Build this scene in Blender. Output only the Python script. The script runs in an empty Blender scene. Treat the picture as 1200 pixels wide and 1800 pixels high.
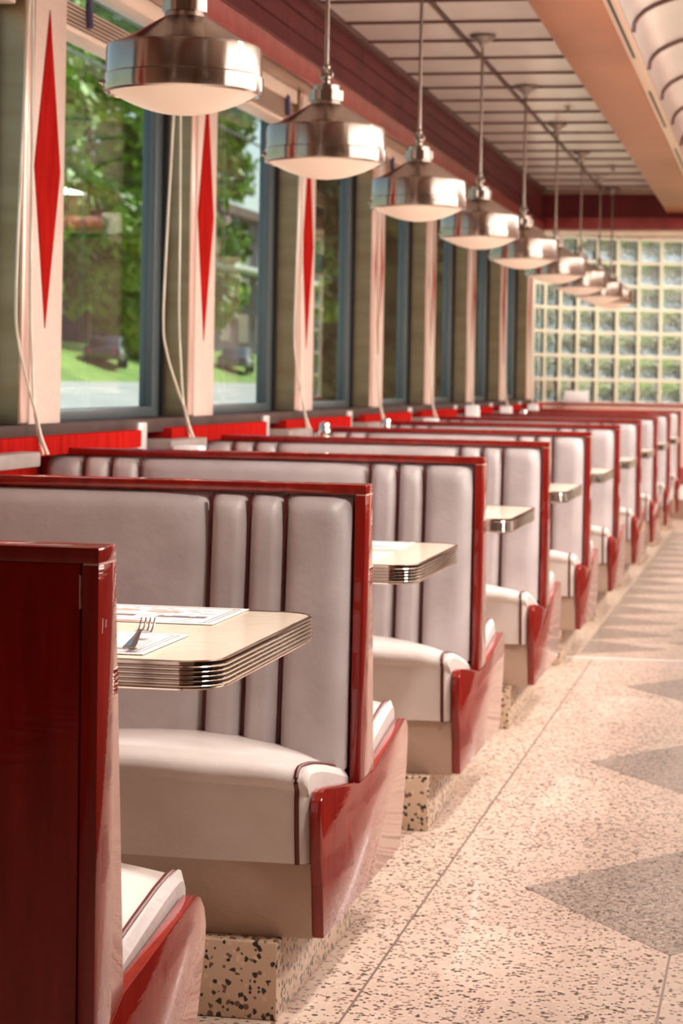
import bpy, bmesh, math, random
from mathutils import Vector, Matrix
PI = math.pi
R = math.radians
random.seed(7)
scn = bpy.context.scene
COL = scn.collection

# ------------------------------------------------------------------ camera
EYE = 1.17
cam_d = bpy.data.cameras.new('camera')
cam = bpy.data.objects.new('camera', cam_d)
COL.objects.link(cam)
cam_d.sensor_fit = 'VERTICAL'
cam_d.sensor_height = 36.0
cam_d.lens = 3900.0 / 1800.0 * 36.0
cam_d.shift_y = -(900.0 - 667.0) / 1800.0
cam_d.clip_end = 2000
YAW = math.atan(774.0 / 3900.0)
ROLL = 0.017
_fw = Vector((-math.sin(YAW), math.cos(YAW), 0))
_rt = Vector((math.cos(YAW), math.sin(YAW), 0))
_up = Vector((0, 0, 1))
_r2 = _rt * math.cos(ROLL) + _up * math.sin(ROLL)
_u2 = _up * math.cos(ROLL) - _rt * math.sin(ROLL)
M3 = Matrix((_r2, _u2, -_fw)).transposed()
cam.matrix_world = Matrix.Translation((0, 0, EYE)) @ M3.to_4x4()
cam_d.dof.use_dof = True
cam_d.dof.focus_distance = 3.35
cam_d.dof.aperture_fstop = 10.0
scn.camera = cam

# ------------------------------------------------------------------ world, sun, lights, exposure
vs = scn.view_settings
vs.view_transform = 'Standard'
vs.look = 'None'
vs.exposure = 0.30
vs.gamma = 1.0
vs.use_curve_mapping = False
world = bpy.data.worlds.new('sky')
scn.world = world
world.use_nodes = True
wn = world.node_tree
bg = wn.nodes['Background']
sky = wn.nodes.new('ShaderNodeTexSky')
sky.sky_type = 'NISHITA'
sky.sun_disc = False
sky.sun_elevation = R(48)
sky.sun_rotation = R(30)
sky.dust_density = 1.6
wn.links.new(sky.outputs[0], bg.inputs[0])
bg.inputs[1].default_value = 0.2


def lamp(name, kind, loc, rot, energy, color, **kw):
    d = bpy.data.lights.new(name, kind)
    d.energy = energy
    d.color = color
    for k, v in kw.items():
        setattr(d, k, v)
    o = bpy.data.objects.new(name, d)
    o.location = loc
    o.rotation_euler = rot
    COL.objects.link(o)
    return o


lamp('sun', 'SUN', (30, 60, 60), (R(-40), R(22), 0), 7.0, (1, .95, .86), angle=R(.6))
# daylight from the dining room's windows on the aisle side, plus added fill lamps
lamp('window_daylight', 'AREA', (3.1, 7.1, 1.75), (0, R(90), 0), 150, (1, .94, .90), shape='RECTANGLE', size=1.3, size_y=6.6)
lamp('block_wall_fill', 'AREA', (.6, 18.45, 2.40), (R(28), 0, 0), 60, (1, .92, .80), shape='RECTANGLE', size=5.0, size_y=.08)  # added unseen strip that brightens the mortar of the block wall
lamp('overhead_fill', 'AREA', (1.75, 11.4, 2.72), (0, 0, 0), 480, (1, .93, .88), shape='RECTANGLE', size=.5, size_y=14.0)  # added overhead fill, set where the window panes do not mirror it
lamp('aisle_fill_spot', 'SPOT', (.0, .2, 2.62), (0, 0, 0), 35, (1, .86, .74), spot_size=R(135), spot_blend=.8, shadow_soft_size=.14)  # added weak warm fill for the fronts that face the camera
# added spots that brighten the aisle; no fixtures are modelled in the vault
for _k in range(9):
    lamp('aisle_fill_spot', 'SPOT', (.0, 3.6 + _k * 1.85, 2.62), (0, 0, 0), 96, (1, .935, .89), spot_size=R(135), spot_blend=.8, shadow_soft_size=.14)


# ------------------------------------------------------------------ materials
def mat(name, base=(.8, .8, .8), rough=.5, metal=0.0, coat=0.0, spec=.5, emit=None, estr=0.0):
    m = bpy.data.materials.new(name)
    m.use_nodes = True
    p = m.node_tree.nodes['Principled BSDF']
    p.inputs['Base Color'].default_value = (*base, 1)
    p.inputs['Roughness'].default_value = rough
    p.inputs['Metallic'].default_value = metal
    p.inputs['Coat Weight'].default_value = coat
    p.inputs['Coat Roughness'].default_value = .06
    p.inputs['Specular IOR Level'].default_value = spec
    if emit:
        p.inputs['Emission Color'].default_value = (*emit, 1)
        p.inputs['Emission Strength'].default_value = estr
    return m


def node(m, t, **kw):
    n = m.node_tree.nodes.new(t)
    for k, v in kw.items():
        setattr(n, k, v)
    return n


def link(m, a, b):
    m.node_tree.links.new(a, b)


def P(m):
    return m.node_tree.nodes['Principled BSDF']


def coords(m, scale=(1, 1, 1), rot=(0, 0, 0), world=True):
    if world:
        g = node(m, 'ShaderNodeNewGeometry').outputs['Position']
    else:
        g = node(m, 'ShaderNodeTexCoord').outputs['Object']
    mp = node(m, 'ShaderNodeMapping')
    mp.inputs['Scale'].default_value = scale
    mp.inputs['Rotation'].default_value = rot
    link(m, g, mp.inputs[0])
    return mp.outputs[0]


def ramp(m, fac, stops, interp='LINEAR'):
    r = node(m, 'ShaderNodeValToRGB')
    r.color_ramp.interpolation = interp
    e = r.color_ramp.elements
    while len(e) < len(stops):
        e.new(.5)
    for i, (p, c) in enumerate(stops):
        e[i].position = p
        e[i].color = (*c, 1)
    link(m, fac, r.inputs[0])
    return r.outputs[0]


def noise(m, vec, scale, detail=3, rough=.5):
    n = node(m, 'ShaderNodeTexNoise')
    n.inputs['Scale'].default_value = scale
    n.inputs['Detail'].default_value = detail
    n.inputs['Roughness'].default_value = rough
    link(m, vec, n.inputs['Vector'])
    return n.outputs[0]


def mottle(m, c1, c2, scale=6, sc3=(1, 1, 1), bump=0.0, detail=4, lo=.35, hi=.65, bscale=None, world=True):
    v = coords(m, sc3, world=world)
    f = noise(m, v, scale, detail)
    link(m, ramp(m, f, [(lo, c1), (hi, c2)]), P(m).inputs['Base Color'])
    if bump:
        b = node(m, 'ShaderNodeBump')
        b.inputs['Strength'].default_value = bump
        b.inputs['Distance'].default_value = .01
        link(m, noise(m, v, bscale or scale * 3, 3), b.inputs['Height'])
        link(m, b.outputs[0], P(m).inputs['Normal'])
    return m


def bump_on(m, scale, strength, dist=.01, sc3=(1, 1, 1), detail=2, world=True):
    b = node(m, 'ShaderNodeBump')
    b.inputs['Strength'].default_value = strength
    b.inputs['Distance'].default_value = dist
    link(m, noise(m, coords(m, sc3, world=world), scale, detail), b.inputs['Height'])
    link(m, b.outputs[0], P(m).inputs['Normal'])
    return m


WOOD = mottle(mat('red_lacquered_wood', rough=.4, coat=1.0), (.20, .011, .007), (.30, .018, .011), 5, (8, 8, 1), lo=.3, hi=.7)
P(WOOD).inputs['Specular IOR Level'].default_value = 0
P(WOOD).inputs['Coat IOR'].default_value = 1.5
P(WOOD).inputs['Coat Roughness'].default_value = .04
bump_on(WOOD, 26, .07, .003, (.5, .5, 5), 2)
link(WOOD, P(WOOD).inputs['Normal'].links[0].from_socket, P(WOOD).inputs['Coat Normal'])
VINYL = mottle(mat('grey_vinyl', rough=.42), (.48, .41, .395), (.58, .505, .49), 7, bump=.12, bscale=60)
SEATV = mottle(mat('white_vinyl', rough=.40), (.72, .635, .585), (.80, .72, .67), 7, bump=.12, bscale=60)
KICKV = mottle(mat('taupe_vinyl', rough=.5), (.43, .295, .22), (.50, .355, .27), 7, bump=.1, bscale=60)
WORN = mat('worn_wood', (.62, .34, .27), .7)
PIPING = mat('dark_red_piping', (.11, .012, .010), .35)
LAMINATE = mottle(mat('cream_laminate', rough=.22, coat=.3), (.83, .69, .53), (.87, .73, .57), 30)
CHROME = mat('ribbed_chrome', (.66, .59, .53), .12, 1.0)
STEEL = mat('brushed_steel', (.38, .31, .265), .10, 1.0)
DARKSTEEL = mat('dark_steel', (.30, .25, .22), .32, 1.0)  # darker, rougher steel for pedestals, canopies and sprinklers
PANELSTEEL = mottle(mat('stainless_panel', rough=.3, metal=.85), (.30, .205, .11), (.37, .265, .155), 3, (1, 1, 6))
LENS = mat('frosted_lens', (.78, .62, .50), .35, emit=(1, .68, .48), estr=.15)
for _m, _r in ((STEEL, .20),):
    P(_m).inputs['Roughness'].default_value = _r
    P(_m).inputs['Anisotropic'].default_value = .92
    P(_m).inputs['Anisotropic Rotation'].default_value = .25
    _t = node(_m, 'ShaderNodeTangent', direction_type='RADIAL', axis='Z')
    link(_m, _t.outputs[0], P(_m).inputs['Tangent'])
PINK = mottle(mat('pink_laminate', rough=.4), (.66, .47, .385), (.70, .51, .42), 50)
PINKTRIM = mat('pink_metal_trim', (.78, .52, .43), .28, .5)
DIAMOND = mottle(mat('red_diamond', rough=.5, spec=.0), (.28, .008, .006), (.39, .013, .010), 5, (1, 6, 1))
BLINDM = mottle(mat('blind_slat', rough=.4), (.74, .54, .42), (.82, .62, .49), 4, (1, .3, 8))
HEADM = mottle(mat('brown_header_metal', rough=.35, metal=.4), (.34, .22, .16), (.45, .30, .22), 4)
TASSEL = mat('violet_ladder_tape', (.07, .05, .11), .8)
CORD = mat('cream_cord', (.80, .70, .56), .7)
REDTRIM = mottle(mat('red_trim', rough=.38, coat=.2), (.24, .030, .028), (.34, .055, .05), 9)
RIBBED = mottle(mat('dark_red_fluted_panel', rough=.42, spec=.25), (.09, .010, .011), (.14, .016, .017), 3)
CEILP = mottle(mat('ceiling_panel', rough=.22, metal=.2), (.82, .74, .69), (.88, .80, .75), 3)
JOINT = mat('ceiling_joint', (.10, .035, .025), .5)
COPPER = mottle(mat('copper_beam', rough=.42, metal=.2, spec=.3), (.27, .085, .038), (.40, .15, .07), 1.6, (1, .5, 1), detail=5)
LIP = mat('beam_lip', (.85, .62, .48), .3, .6)
VAULTM = mottle(mat('vault_stainless', rough=.3, metal=.6), (.70, .66, .64), (.78, .74, .72), 2)
SILL = mottle(mat('brown_metal_sill', rough=.55, spec=.05), (.06, .036, .03), (.09, .055, .045), 4)
ALU = mat('blue_grey_aluminium', (.13, .16, .165), .35, .5)
BLACK = mat('black_gasket', (.012, .012, .012), .6)
GREYLEDGE = mottle(mat('grey_ledge', rough=.6, spec=.15), (.24, .19, .17), (.31, .25, .22), 8)
BRACKET = mat('steel_bracket', (.66, .60, .58), .4, .5)
MORTAR = mat('cream_mortar', (.90, .85, .72), .7)
_tl = node(MORTAR, 'ShaderNodeBsdfTranslucent')
_tl.inputs[0].default_value = (.9, .84, .66, 1)
_mx = node(MORTAR, 'ShaderNodeMixShader')
_mx.inputs[0].default_value = .45
link(MORTAR, P(MORTAR).outputs[0], _mx.inputs[1])
link(MORTAR, _tl.outputs[0], _mx.inputs[2])
link(MORTAR, _mx.outputs[0], MORTAR.node_tree.nodes['Material Output'].inputs[0])
PAPER = mat('white_paper', (.80, .72, .69), .6)
INK = mat('grey_print', (.16, .13, .125), .7)
INKRED = mat('red_brown_print', (.50, .13, .09), .7)
INKTAN = mat('salmon_print', (.72, .36, .26), .7)
FORKM = mat('fork_steel', (.30, .27, .26), .22, 1.0)
WHITEP = mat('white_plastic', (.86, .84, .82), .35)
WALLM = mat('warm_wall', (.26, .15, .12), .7)
DARKWALL = mat('dark_wall', (.30, .17, .12), .7)
BRASS = mat('divider_strip', (.32, .24, .20), .4, .6)
METALSTRIP = mat('threshold_metal', (.92, .86, .80), .3, .2)
GLASSCLEAR = mat('shaker_glass', (.9, .9, .88), .1)
P(GLASSCLEAR).inputs['Transmission Weight'].default_value = .7


def terrazzo(name, bg1, bg2, chipdark, chipmid, scale, dens, rough=.28):
    """angular stone chips (whole Voronoi cells) set in a pale matrix"""
    m = mat(name, rough=rough + .06, coat=.12)
    v = coords(m)
    vo = node(m, 'ShaderNodeTexVoronoi')
    vo.inputs['Scale'].default_value = scale
    link(m, v, vo.inputs['Vector'])
    sep = node(m, 'ShaderNodeSeparateColor')
    link(m, vo.outputs['Color'], sep.inputs[0])
    base = ramp(m, noise(m, v, 2.2, 4), [(.3, bg1), (.7, bg2)])
    light = tuple(min(1, c * 1.12) for c in bg2)
    chipc = ramp(m, sep.outputs[0], [(0, chipdark), (dens * .45, chipmid), (dens * .8, light)], 'CONSTANT')
    pick = node(m, 'ShaderNodeMath', operation='LESS_THAN')
    link(m, sep.outputs[0], pick.inputs[0])
    pick.inputs[1].default_value = dens
    near = node(m, 'ShaderNodeMath', operation='LESS_THAN')      # keep a rim of matrix round the chips
    link(m, vo.outputs['Distance'], near.inputs[0])
    size = node(m, 'ShaderNodeMapRange')
    size.inputs['To Min'].default_value = .42
    size.inputs['To Max'].default_value = .95
    link(m, sep.outputs[1], size.inputs[0])
    link(m, size.outputs[0], near.inputs[1])
    both = node(m, 'ShaderNodeMath', operation='MULTIPLY')
    link(m, near.outputs[0], both.inputs[0])
    link(m, pick.outputs[0], both.inputs[1])
    mx = node(m, 'ShaderNodeMix', data_type='RGBA')
    link(m, both.outputs[0], mx.inputs[0])
    link(m, base, mx.inputs[6])
    link(m, chipc, mx.inputs[7])
    link(m, mx.outputs[2], P(m).inputs['Base Color'])
    return m


TERR = terrazzo('cream_terrazzo', (.64, .485, .385), (.71, .56, .45), (.05, .028, .02), (.27, .15, .10), 125, .30)
TERRD = terrazzo('dark_terrazzo', (.33, .255, .21), (.40, .315, .265), (.06, .04, .03), (.56, .47, .40), 150, .5)
TERRP = terrazzo('plinth_terrazzo', (.58, .41, .28), (.66, .48, .34), (.025, .016, .012), (.16, .085, .05), 120, .30, .4)
TERRF = terrazzo('far_terrazzo', (.50, .38, .30), (.56, .44, .35), (.22, .15, .11), (.4, .28, .2), 90, .4)
TERRG = terrazzo('grey_brown_floor', (.25, .19, .15), (.30, .235, .19), (.14, .1, .08), (.4, .32, .26), 110, .4)


def glass_pane():
    m = bpy.data.materials.new('window_glass')
    m.use_nodes = True
    nt = m.node_tree
    nt.nodes.remove(nt.nodes['Principled BSDF'])
    out = nt.nodes['Material Output']
    tr = node(m, 'ShaderNodeBsdfTransparent')
    tr.inputs[0].default_value = (.86, .91, .88, 1)
    gl = node(m, 'ShaderNodeBsdfGlossy')
    gl.inputs['Roughness'].default_value = .01
    fr = node(m, 'ShaderNodeFresnel')
    ior = node(m, 'ShaderNodeMapRange')      # same index for the pane's two faces
    ior.inputs['To Min'].default_value = 1.25
    ior.inputs['To Max'].default_value = 1 / 1.25
    link(m, node(m, 'ShaderNodeNewGeometry').outputs['Backfacing'], ior.inputs[0])
    link(m, ior.outputs[0], fr.inputs[0])
    mx = node(m, 'ShaderNodeMixShader')
    link(m, fr.outputs[0], mx.inputs[0])
    link(m, tr.outputs[0], mx.inputs[1])
    link(m, gl.outputs[0], mx.inputs[2])
    link(m, mx.outputs[0], out.inputs[0])
    return m


PANE = glass_pane()


def glass_block_mat():
    m = bpy.data.materials.new('wavy_glass_block')
    m.use_nodes = True
    nt = m.node_tree
    nt.nodes.remove(nt.nodes['Principled BSDF'])
    out = nt.nodes['Material Output']
    v = coords(m)
    b = node(m, 'ShaderNodeBump')
    b.inputs['Strength'].default_value = .7
    b.inputs['Distance'].default_value = .02
    link(m, noise(m, v, 34, 2), b.inputs['Height'])
    rf = node(m, 'ShaderNodeBsdfRefraction')
    rf.inputs['IOR'].default_value = 1.45
    rf.inputs['Roughness'].default_value = .02
    rf.inputs[0].default_value = (.86, .85, .76, 1)
    link(m, b.outputs[0], rf.inputs['Normal'])
    gl = node(m, 'ShaderNodeBsdfGlossy')
    gl.inputs['Roughness'].default_value = .03
    link(m, b.outputs[0], gl.inputs['Normal'])
    mx = node(m, 'ShaderNodeMixShader')
    mx.inputs[0].default_value = .06
    link(m, rf.outputs[0], mx.inputs[1])
    link(m, gl.outputs[0], mx.inputs[2])
    link(m, mx.outputs[0], out.inputs[0])
    return m


BLOCKM = glass_block_mat()
LEAF = mottle(mat('leaf_green', rough=.6), (.025, .10, .006), (.30, .52, .03), .55, detail=6)
LEAFY = mottle(mat('leaf_yellow_green', rough=.6), (.14, .24, .02), (.46, .52, .05), .7, detail=6)
COUNTERM = mat('dark_counter_front', (.030, .010, .008), .6)
LEAFD = mottle(mat('leaf_olive', rough=.7), (.05, .045, .012), (.20, .17, .04), .9, detail=6)
BARK = mat('bark', (.09, .06, .045), .9)
GRASS = mottle(mat('grass_verge', rough=.9), (.10, .22, .02), (.24, .38, .05), .5, detail=6)
ASPHALT = mottle(mat('asphalt', rough=.9), (.36, .36, .34), (.46, .46, .43), .5, detail=6)
CONCRETE = mat('pale_concrete', (.68, .68, .62), .9)
DARKCLAD = mottle(mat('dark_cladding', rough=.6), (.025, .028, .036), (.05, .05, .06), .4)
ROOFM = mat('brown_roof', (.16, .10, .08), .8)
CARDARK = mat('dark_car_paint', (.05, .045, .05), .25, .3, coat=1)
CARSILVER = mat('silver_car_paint', (.55, .56, .58), .25, .5, coat=1)
CARGLASS = mat('car_glass', (.02, .06, .07), .08)
TYRE = mat('tyre', (.02, .02, .02), .8)
TAIL = mat('tail_lamp', (.45, .02, .03), .3)


# ------------------------------------------------------------------ mesh helpers
class MB:
    def __init__(s):
        s.v = []
        s.f = []

    def add(s, vs_, fs_):
        b = len(s.v)
        s.v += [tuple(v) for v in vs_]
        s.f += [tuple(i + b for i in f) for f in fs_]
        return s

    def box(s, x0, x1, y0, y1, z0, z1):
        v = [(x, y, z) for x in (x0, x1) for y in (y0, y1) for z in (z0, z1)]
        f = [(0, 1, 3, 2), (4, 6, 7, 5), (0, 4, 5, 1), (2, 3, 7, 6), (0, 2, 6, 4), (1, 5, 7, 3)]
        return s.add(v, f)

    def prism(s, poly, a, b, axis='X'):
        n = len(poly)

        def pt(p, t):
            if axis == 'X':
                return (t, p[0], p[1])
            if axis == 'Y':
                return (p[0], t, p[1])
            return (p[0], p[1], t)
        v = [pt(p, a) for p in poly] + [pt(p, b) for p in poly]
        f = [tuple(range(n)), tuple(range(2 * n - 1, n - 1, -1))]
        f += [(i, i + n, (i + 1) % n + n, (i + 1) % n) for i in range(n)]
        return s.add(v, f)

    def lathe(s, prof, seg=40, c=(0, 0, 0)):
        v, f = [], []
        n = len(prof)
        for k in range(seg):
            a = 2 * PI * k / seg
            for r, z in prof:
                v.append((c[0] + r * math.cos(a), c[1] + r * math.sin(a), c[2] + z))
        for k in range(seg):
            k2 = (k + 1) % seg
            for i in range(n - 1):
                f.append((k * n + i, k2 * n + i, k2 * n + i + 1, k * n + i + 1))
        return s.add(v, f)

    def tube(s, path, r, seg=8, closed=False):
        pts = [Vector(p) for p in path]
        n = len(pts)
        v, f = [], []
        up = Vector((0.123, .31, .95)).normalized()
        for i, p in enumerate(pts):
            if closed:
                t = pts[(i + 1) % n] - pts[i - 1]
            else:
                t = pts[min(i + 1, n - 1)] - pts[max(i - 1, 0)]
            t.normalize()
            a = t.cross(up)
            if a.length < 1e-3:
                a = t.cross(Vector((1, 0, 0)))
            a.normalize()
            b = t.cross(a)
            for k in range(seg):
                q = 2 * PI * k / seg
                v.append(p + a * (r * math.cos(q)) + b * (r * math.sin(q)))
        m = n if closed else n - 1
        for i in range(m):
            j = (i + 1) % n
            for k in range(seg):
                k2 = (k + 1) % seg
                f.append((i * seg + k, i * seg + k2, j * seg + k2, j * seg + k))
        if not closed:
            f.append(tuple(range(seg - 1, -1, -1)))
            f.append(tuple(range((n - 1) * seg, n * seg)))
        return s.add(v, f)

    def grid(s, rows, closed_u=False):
        nr, nc = len(rows), len(rows[0])
        v = [p for r in rows for p in r]
        f = [(i * nc + j, i * nc + j + 1, (i + 1) * nc + j + 1, (i + 1) * nc + j) for i in range(nr - 1) for j in range(nc - 1)]
        return s.add(v, f)

    def build(s, name, m, parent=None, loc=None, smooth=None, bevel=0, seg=2, kind=None):
        me = bpy.data.meshes.new(name)
        me.from_pydata(s.v, [], s.f)
        bm = bmesh.new()
        bm.from_mesh(me)
        bmesh.ops.recalc_face_normals(bm, faces=bm.faces)
        if bevel:
            es = [e for e in bm.edges if len(e.link_faces) == 2 and e.calc_face_angle(0) > R(30)]
            bmesh.ops.bevel(bm, geom=es, offset=bevel, segments=seg, affect='EDGES', profile=.5, clamp_overlap=True)
        bm.to_mesh(me)
        bm.free()
        me.materials.append(m)
        if smooth or bevel:
            for p in me.polygons:
                p.use_smooth = True
            me.set_sharp_from_angle(angle=R(smooth or 40))
        o = bpy.data.objects.new(name, me)
        COL.objects.link(o)
        if parent is not None:
            o.parent = parent
        if loc is not None:
            o.location = loc
        if kind:
            o['kind'] = kind
        return o


def inst(src, parent=None, loc=None, rot=None, scale=None):
    o = src.copy()
    COL.objects.link(o)
    if parent is not None:
        o.parent = parent
    if loc is not None:
        o.location = loc
    if rot is not None:
        o.rotation_euler = rot
    if scale is not None:
        o.scale = scale
    return o


def tag(o, label, cat, group=None):
    o['label'] = label
    o['category'] = cat
    if group:
        o['group'] = group
    return o


def thing(name, label, cat, loc=(0, 0, 0), rz=0, group=None):
    o = bpy.data.objects.new(name, None)
    o.empty_display_size = .1
    COL.objects.link(o)
    o.location = loc
    o.rotation_euler = (0, 0, rz)
    return tag(o, label, cat, group)


def copy_tree(o, parent=None):
    c = o.copy()
    COL.objects.link(c)
    if parent is not None:
        c.parent = parent
    for ch in list(o.children):
        copy_tree(ch, c)
    return c


def smoothpath(pts, n=8):
    """Catmull-Rom through pts"""
    P_ = [Vector(p) for p in pts]
    out = []
    for i in range(len(P_) - 1):
        p0, p1, p2, p3 = P_[max(i - 1, 0)], P_[i], P_[i + 1], P_[min(i + 2, len(P_) - 1)]
        for k in range(n):
            t = k / n
            out.append(.5 * ((2 * p1) + (p2 - p0) * t + (2 * p0 - 5 * p1 + 4 * p2 - p3) * t * t + (3 * p1 - p0 - 3 * p2 + p3) * t ** 3))
    out.append(P_[-1])
    return out


PITCH = 1.756
WX = -2.046          # room face of the window pillars
CZ = 2.76            # ceiling
AX = -.806           # aisle end of the booths
YB = 19.9            # far end of the room

# ------------------------------------------------------------------ room shell
floor = MB().box(-2.3, 3.3, -2.6, 9.44, -.12, 0).build('floor', TERR, kind='structure')
MB().box(-2.3, 3.3, 9.48, YB + 1.2, -.12, 0).build('far_floor', TERRF, floor)
MB().box(-1.3, 3.2, 9.44, 9.48, -.1, .008).build('threshold_strip', METALSTRIP, floor, bevel=.002)
MB().box(-.7725, -.7675, -2.4, 9.44, -.05, .0008).build('divider_strip', BRASS, floor)
seg0 = None
dia = MB()
DX, DW, DL = -.206, .36, .535
dia.prism([(0, -DL), (DW, 0), (0, DL), (-DW, 0)], -.02, .0012, 'Z')
d0 = None
for k in range(-1, 3):
    yc = 5.13 + k * PITCH
    if d0 is None:
        d0 = dia.build('terrazzo_diamond', TERRD, floor, (DX, yc, 0))
    else:
        inst(d0, floor, (DX, yc, 0))
    MB().box(DX - .0025, DX + .0025, yc + DL, yc + PITCH - DL, -.05, .0008).build('divider_strip', BRASS, floor)
# far floor: dark points reaching in from both sides of a light zigzag
t1 = MB().prism([(0, -.26), (.36, 0), (0, .26)], -.02, .0012, 'Z').build('dark_floor_point', TERRG, floor, (-.84, 9.9, 0))
t2 = MB().prism([(0, -.26), (0, .26), (-.36, 0)], -.02, .0012, 'Z').build('dark_floor_point', TERRG, floor, (-.12, 10.17, 0))
for k in range(1, 15):
    inst(t1, floor, (-.84, 9.9 + k * .55, 0))
    inst(t2, floor, (-.12, 10.17 + k * .55, 0))

# window wall ------------------------------------------------------------------
wl = MB()
wl.box(-2.30, -2.09, -2.6, 20.2, -.12, .985)
wl.build('wall_left', DIAMOND, kind='structure')
MB().box(-2.30, -2.05, -2.6, 18.66, 2.44, 3.0).build('wall_left_upper', HEADM, kind='structure')
MB().box(-2.30, -2.16, -2.6, 4.05, .985, 2.44).build('wall_left_pier', DARKWALL, kind='structure')
# sill with its brown apron
MB().box(-2.26, -2.03, -2.6, 18.66, .985, 1.03).build('trim_1', SILL, kind='structure', bevel=.004)
MB().box(-2.05, -1.975, -2.6, 18.66, 2.40, 2.475).build('trim_2', HEADM, kind='structure', bevel=.004)
MB().box(-2.05, -1.935, -2.6, 18.2, 2.478, 2.492).box(-1.96, -1.935, -2.6, 18.2, 2.40, 2.49).build('trim_3', REDTRIM, kind='structure', bevel=.003)
# fluted dark red panels above, each a piece
flute = MB()
prof = []
n = 16
for i in range(n + 1):
    y = i / n * .535
    prof.append((-1.975, y))
    if i < n:
        prof.append((-1.960, y + .22 * .535 / n))
        prof.append((-1.960, y + .72 * .535 / n))
poly = prof + [(-2.04, .535), (-2.04, 0)]
for za, zb_ in ((2.495, 2.575), (2.582, 2.66), (2.667, CZ - .02)):
    flute.prism(poly, za, zb_, 'Z')
fl_parent = MB().box(-2.06, -2.0, -2.6, 18.3, 2.495, CZ).build('trim_4', JOINT, kind='structure')
f0 = None
for k in range(33):
    y = .55 + k * .54
    if f0 is None:
        f0 = flute.build('fluted_panel', RIBBED, fl_parent, (0, y, 0))
    else:
        inst(f0, fl_parent, (0, y, 0))
MB().box(-2.0, -1.93, -2.6, 18.2, CZ - .022, CZ + .01).build('trim_5', JOINT, kind='structure')

# pillars between the windows, with their diamonds
pr_edge = [4.385 + PITCH * k for k in range(9)]
pil0 = None
for k, ye in enumerate(pr_edge):
    if pil0 is None:
        pil0 = MB().box(-2.16, WX, -.27, 0, 1.03, 2.44).build('pillar', PINK, None, (0, ye, 0), bevel=.003)
        pil0['kind'] = 'structure'
        MB().box(-2.16, WX - .001, -.335, -.2702, 1.03, 2.44).build('corner_trim', PINKTRIM, pil0, bevel=.012)
        MB().box(-2.15, WX - .006, -.347, -.336, 1.032, 2.438).build('side_panel', PANELSTEEL, pil0)
        MB().prism([(-.155, 1.30), (-.043, 1.75), (-.155, 2.20), (-.267, 1.75)], WX - .003, WX + .0025, 'X').build('diamond_inlay', DIAMOND, pil0)
    else:
        c = copy_tree(pil0)
        c.location = (0, ye, 0)

# windows: frame bars, gasket and pane, one window per booth
win0 = None
for k in range(8):
    y0 = pr_edge[k]
    L = PITCH - .347
    if win0 is None:
        win0 = bpy.data.objects.new('window_1', None)
        COL.objects.link(win0)
        MB().box(-2.20, -2.150, L - .095, L - .014, 1.03, 2.44).build('jamb', ALU, win0, bevel=.004)
        MB().box(-2.19, -2.135, L - .014, L - .003, 1.03, 2.44).build('gasket', BLACK, win0)
        MB().box(-2.20, -2.150, 0.0, .06, 1.03, 2.44).build('jamb', ALU, win0, bevel=.004)
        MB().box(-2.20, -2.150, .06, L - .095, 1.03, 1.065).build('bottom_rail', ALU, win0, bevel=.004)
        MB().box(-2.20, -2.150, .06, L - .095, 2.39, 2.44).build('top_rail', ALU, win0, bevel=.004)
        MB().box(-2.181, -2.175, .06, L - .095, 1.065, 2.39).build('pane', PANE, win0)
        w = win0
    else:
        w = copy_tree(win0)
        w.name = 'window_%d' % (k + 1)
    w['kind'] = 'structure'
    w.location = (0, y0, 0)

# boards, ledges and brackets along the wall under the sill (one set per booth)
for k in range(9):
    yb = 4.366 + PITCH * k
    if k == 0:
        bd = MB().box(-2.10, -2.0, -.70, .70, .943, .998).build('trim_6', DIAMOND, kind='structure', bevel=.003, loc=(0, yb, 0))
        lg = MB().box(-2.10, -1.945, -.90, -.44, .922, .962).build('trim_7', GREYLEDGE, kind='structure', bevel=.006, loc=(0, yb + PITCH, 0))
        bk = MB().box(-2.10, -2.02, .735, .83, .86, 1.02).build('trim_8', BRACKET, kind='structure', bevel=.003, loc=(0, yb, 0))
    else:
        for s, nm, dy in ((bd, 'trim_6', 0), (lg, 'trim_7', PITCH), (bk, 'trim_8', 0)):
            c = inst(s, None, (0, yb + dy, 0))

# ceiling ------------------------------------------------------------------------
ceil = MB().box(-2.3, -.6, -2.6, YB, CZ + .012, CZ + .2).box(.6, 3.3, -2.6, YB, CZ + .012, CZ + .2).build('ceiling', JOINT, kind='structure')
c1 = MB().box(-1.925, -1.487, 0, .530, CZ, CZ + .011).build('ceiling_panel', CEILP, ceil, (0, .96, 0))
c2 = MB().box(-1.455, -.72, 0, .530, CZ, CZ + .011).build('ceiling_panel', CEILP, ceil, (0, .96, 0))
for k in range(1, 32):
    y = .96 + k * .546
    inst(c1, ceil, (0, y, 0))
    inst(c2, ceil, (0, y, 0))
j1 = MB().box(-1.925, -.72, -.020, .004, CZ - .010, CZ + .011).build('joint_strip', JOINT, ceil, (0, .96, 0))
for k in range(1, 32):
    inst(j1, ceil, (0, .96 + k * .546, 0))
MB().box(-1.482, -1.460, -2.5, 18.3, CZ - .006, CZ + .011).build('runner_strip', JOINT, ceil)
MB().box(.75, 3.2, -2.5, YB, CZ, CZ + .011).build('plain_panel', CEILP, ceil)
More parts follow.
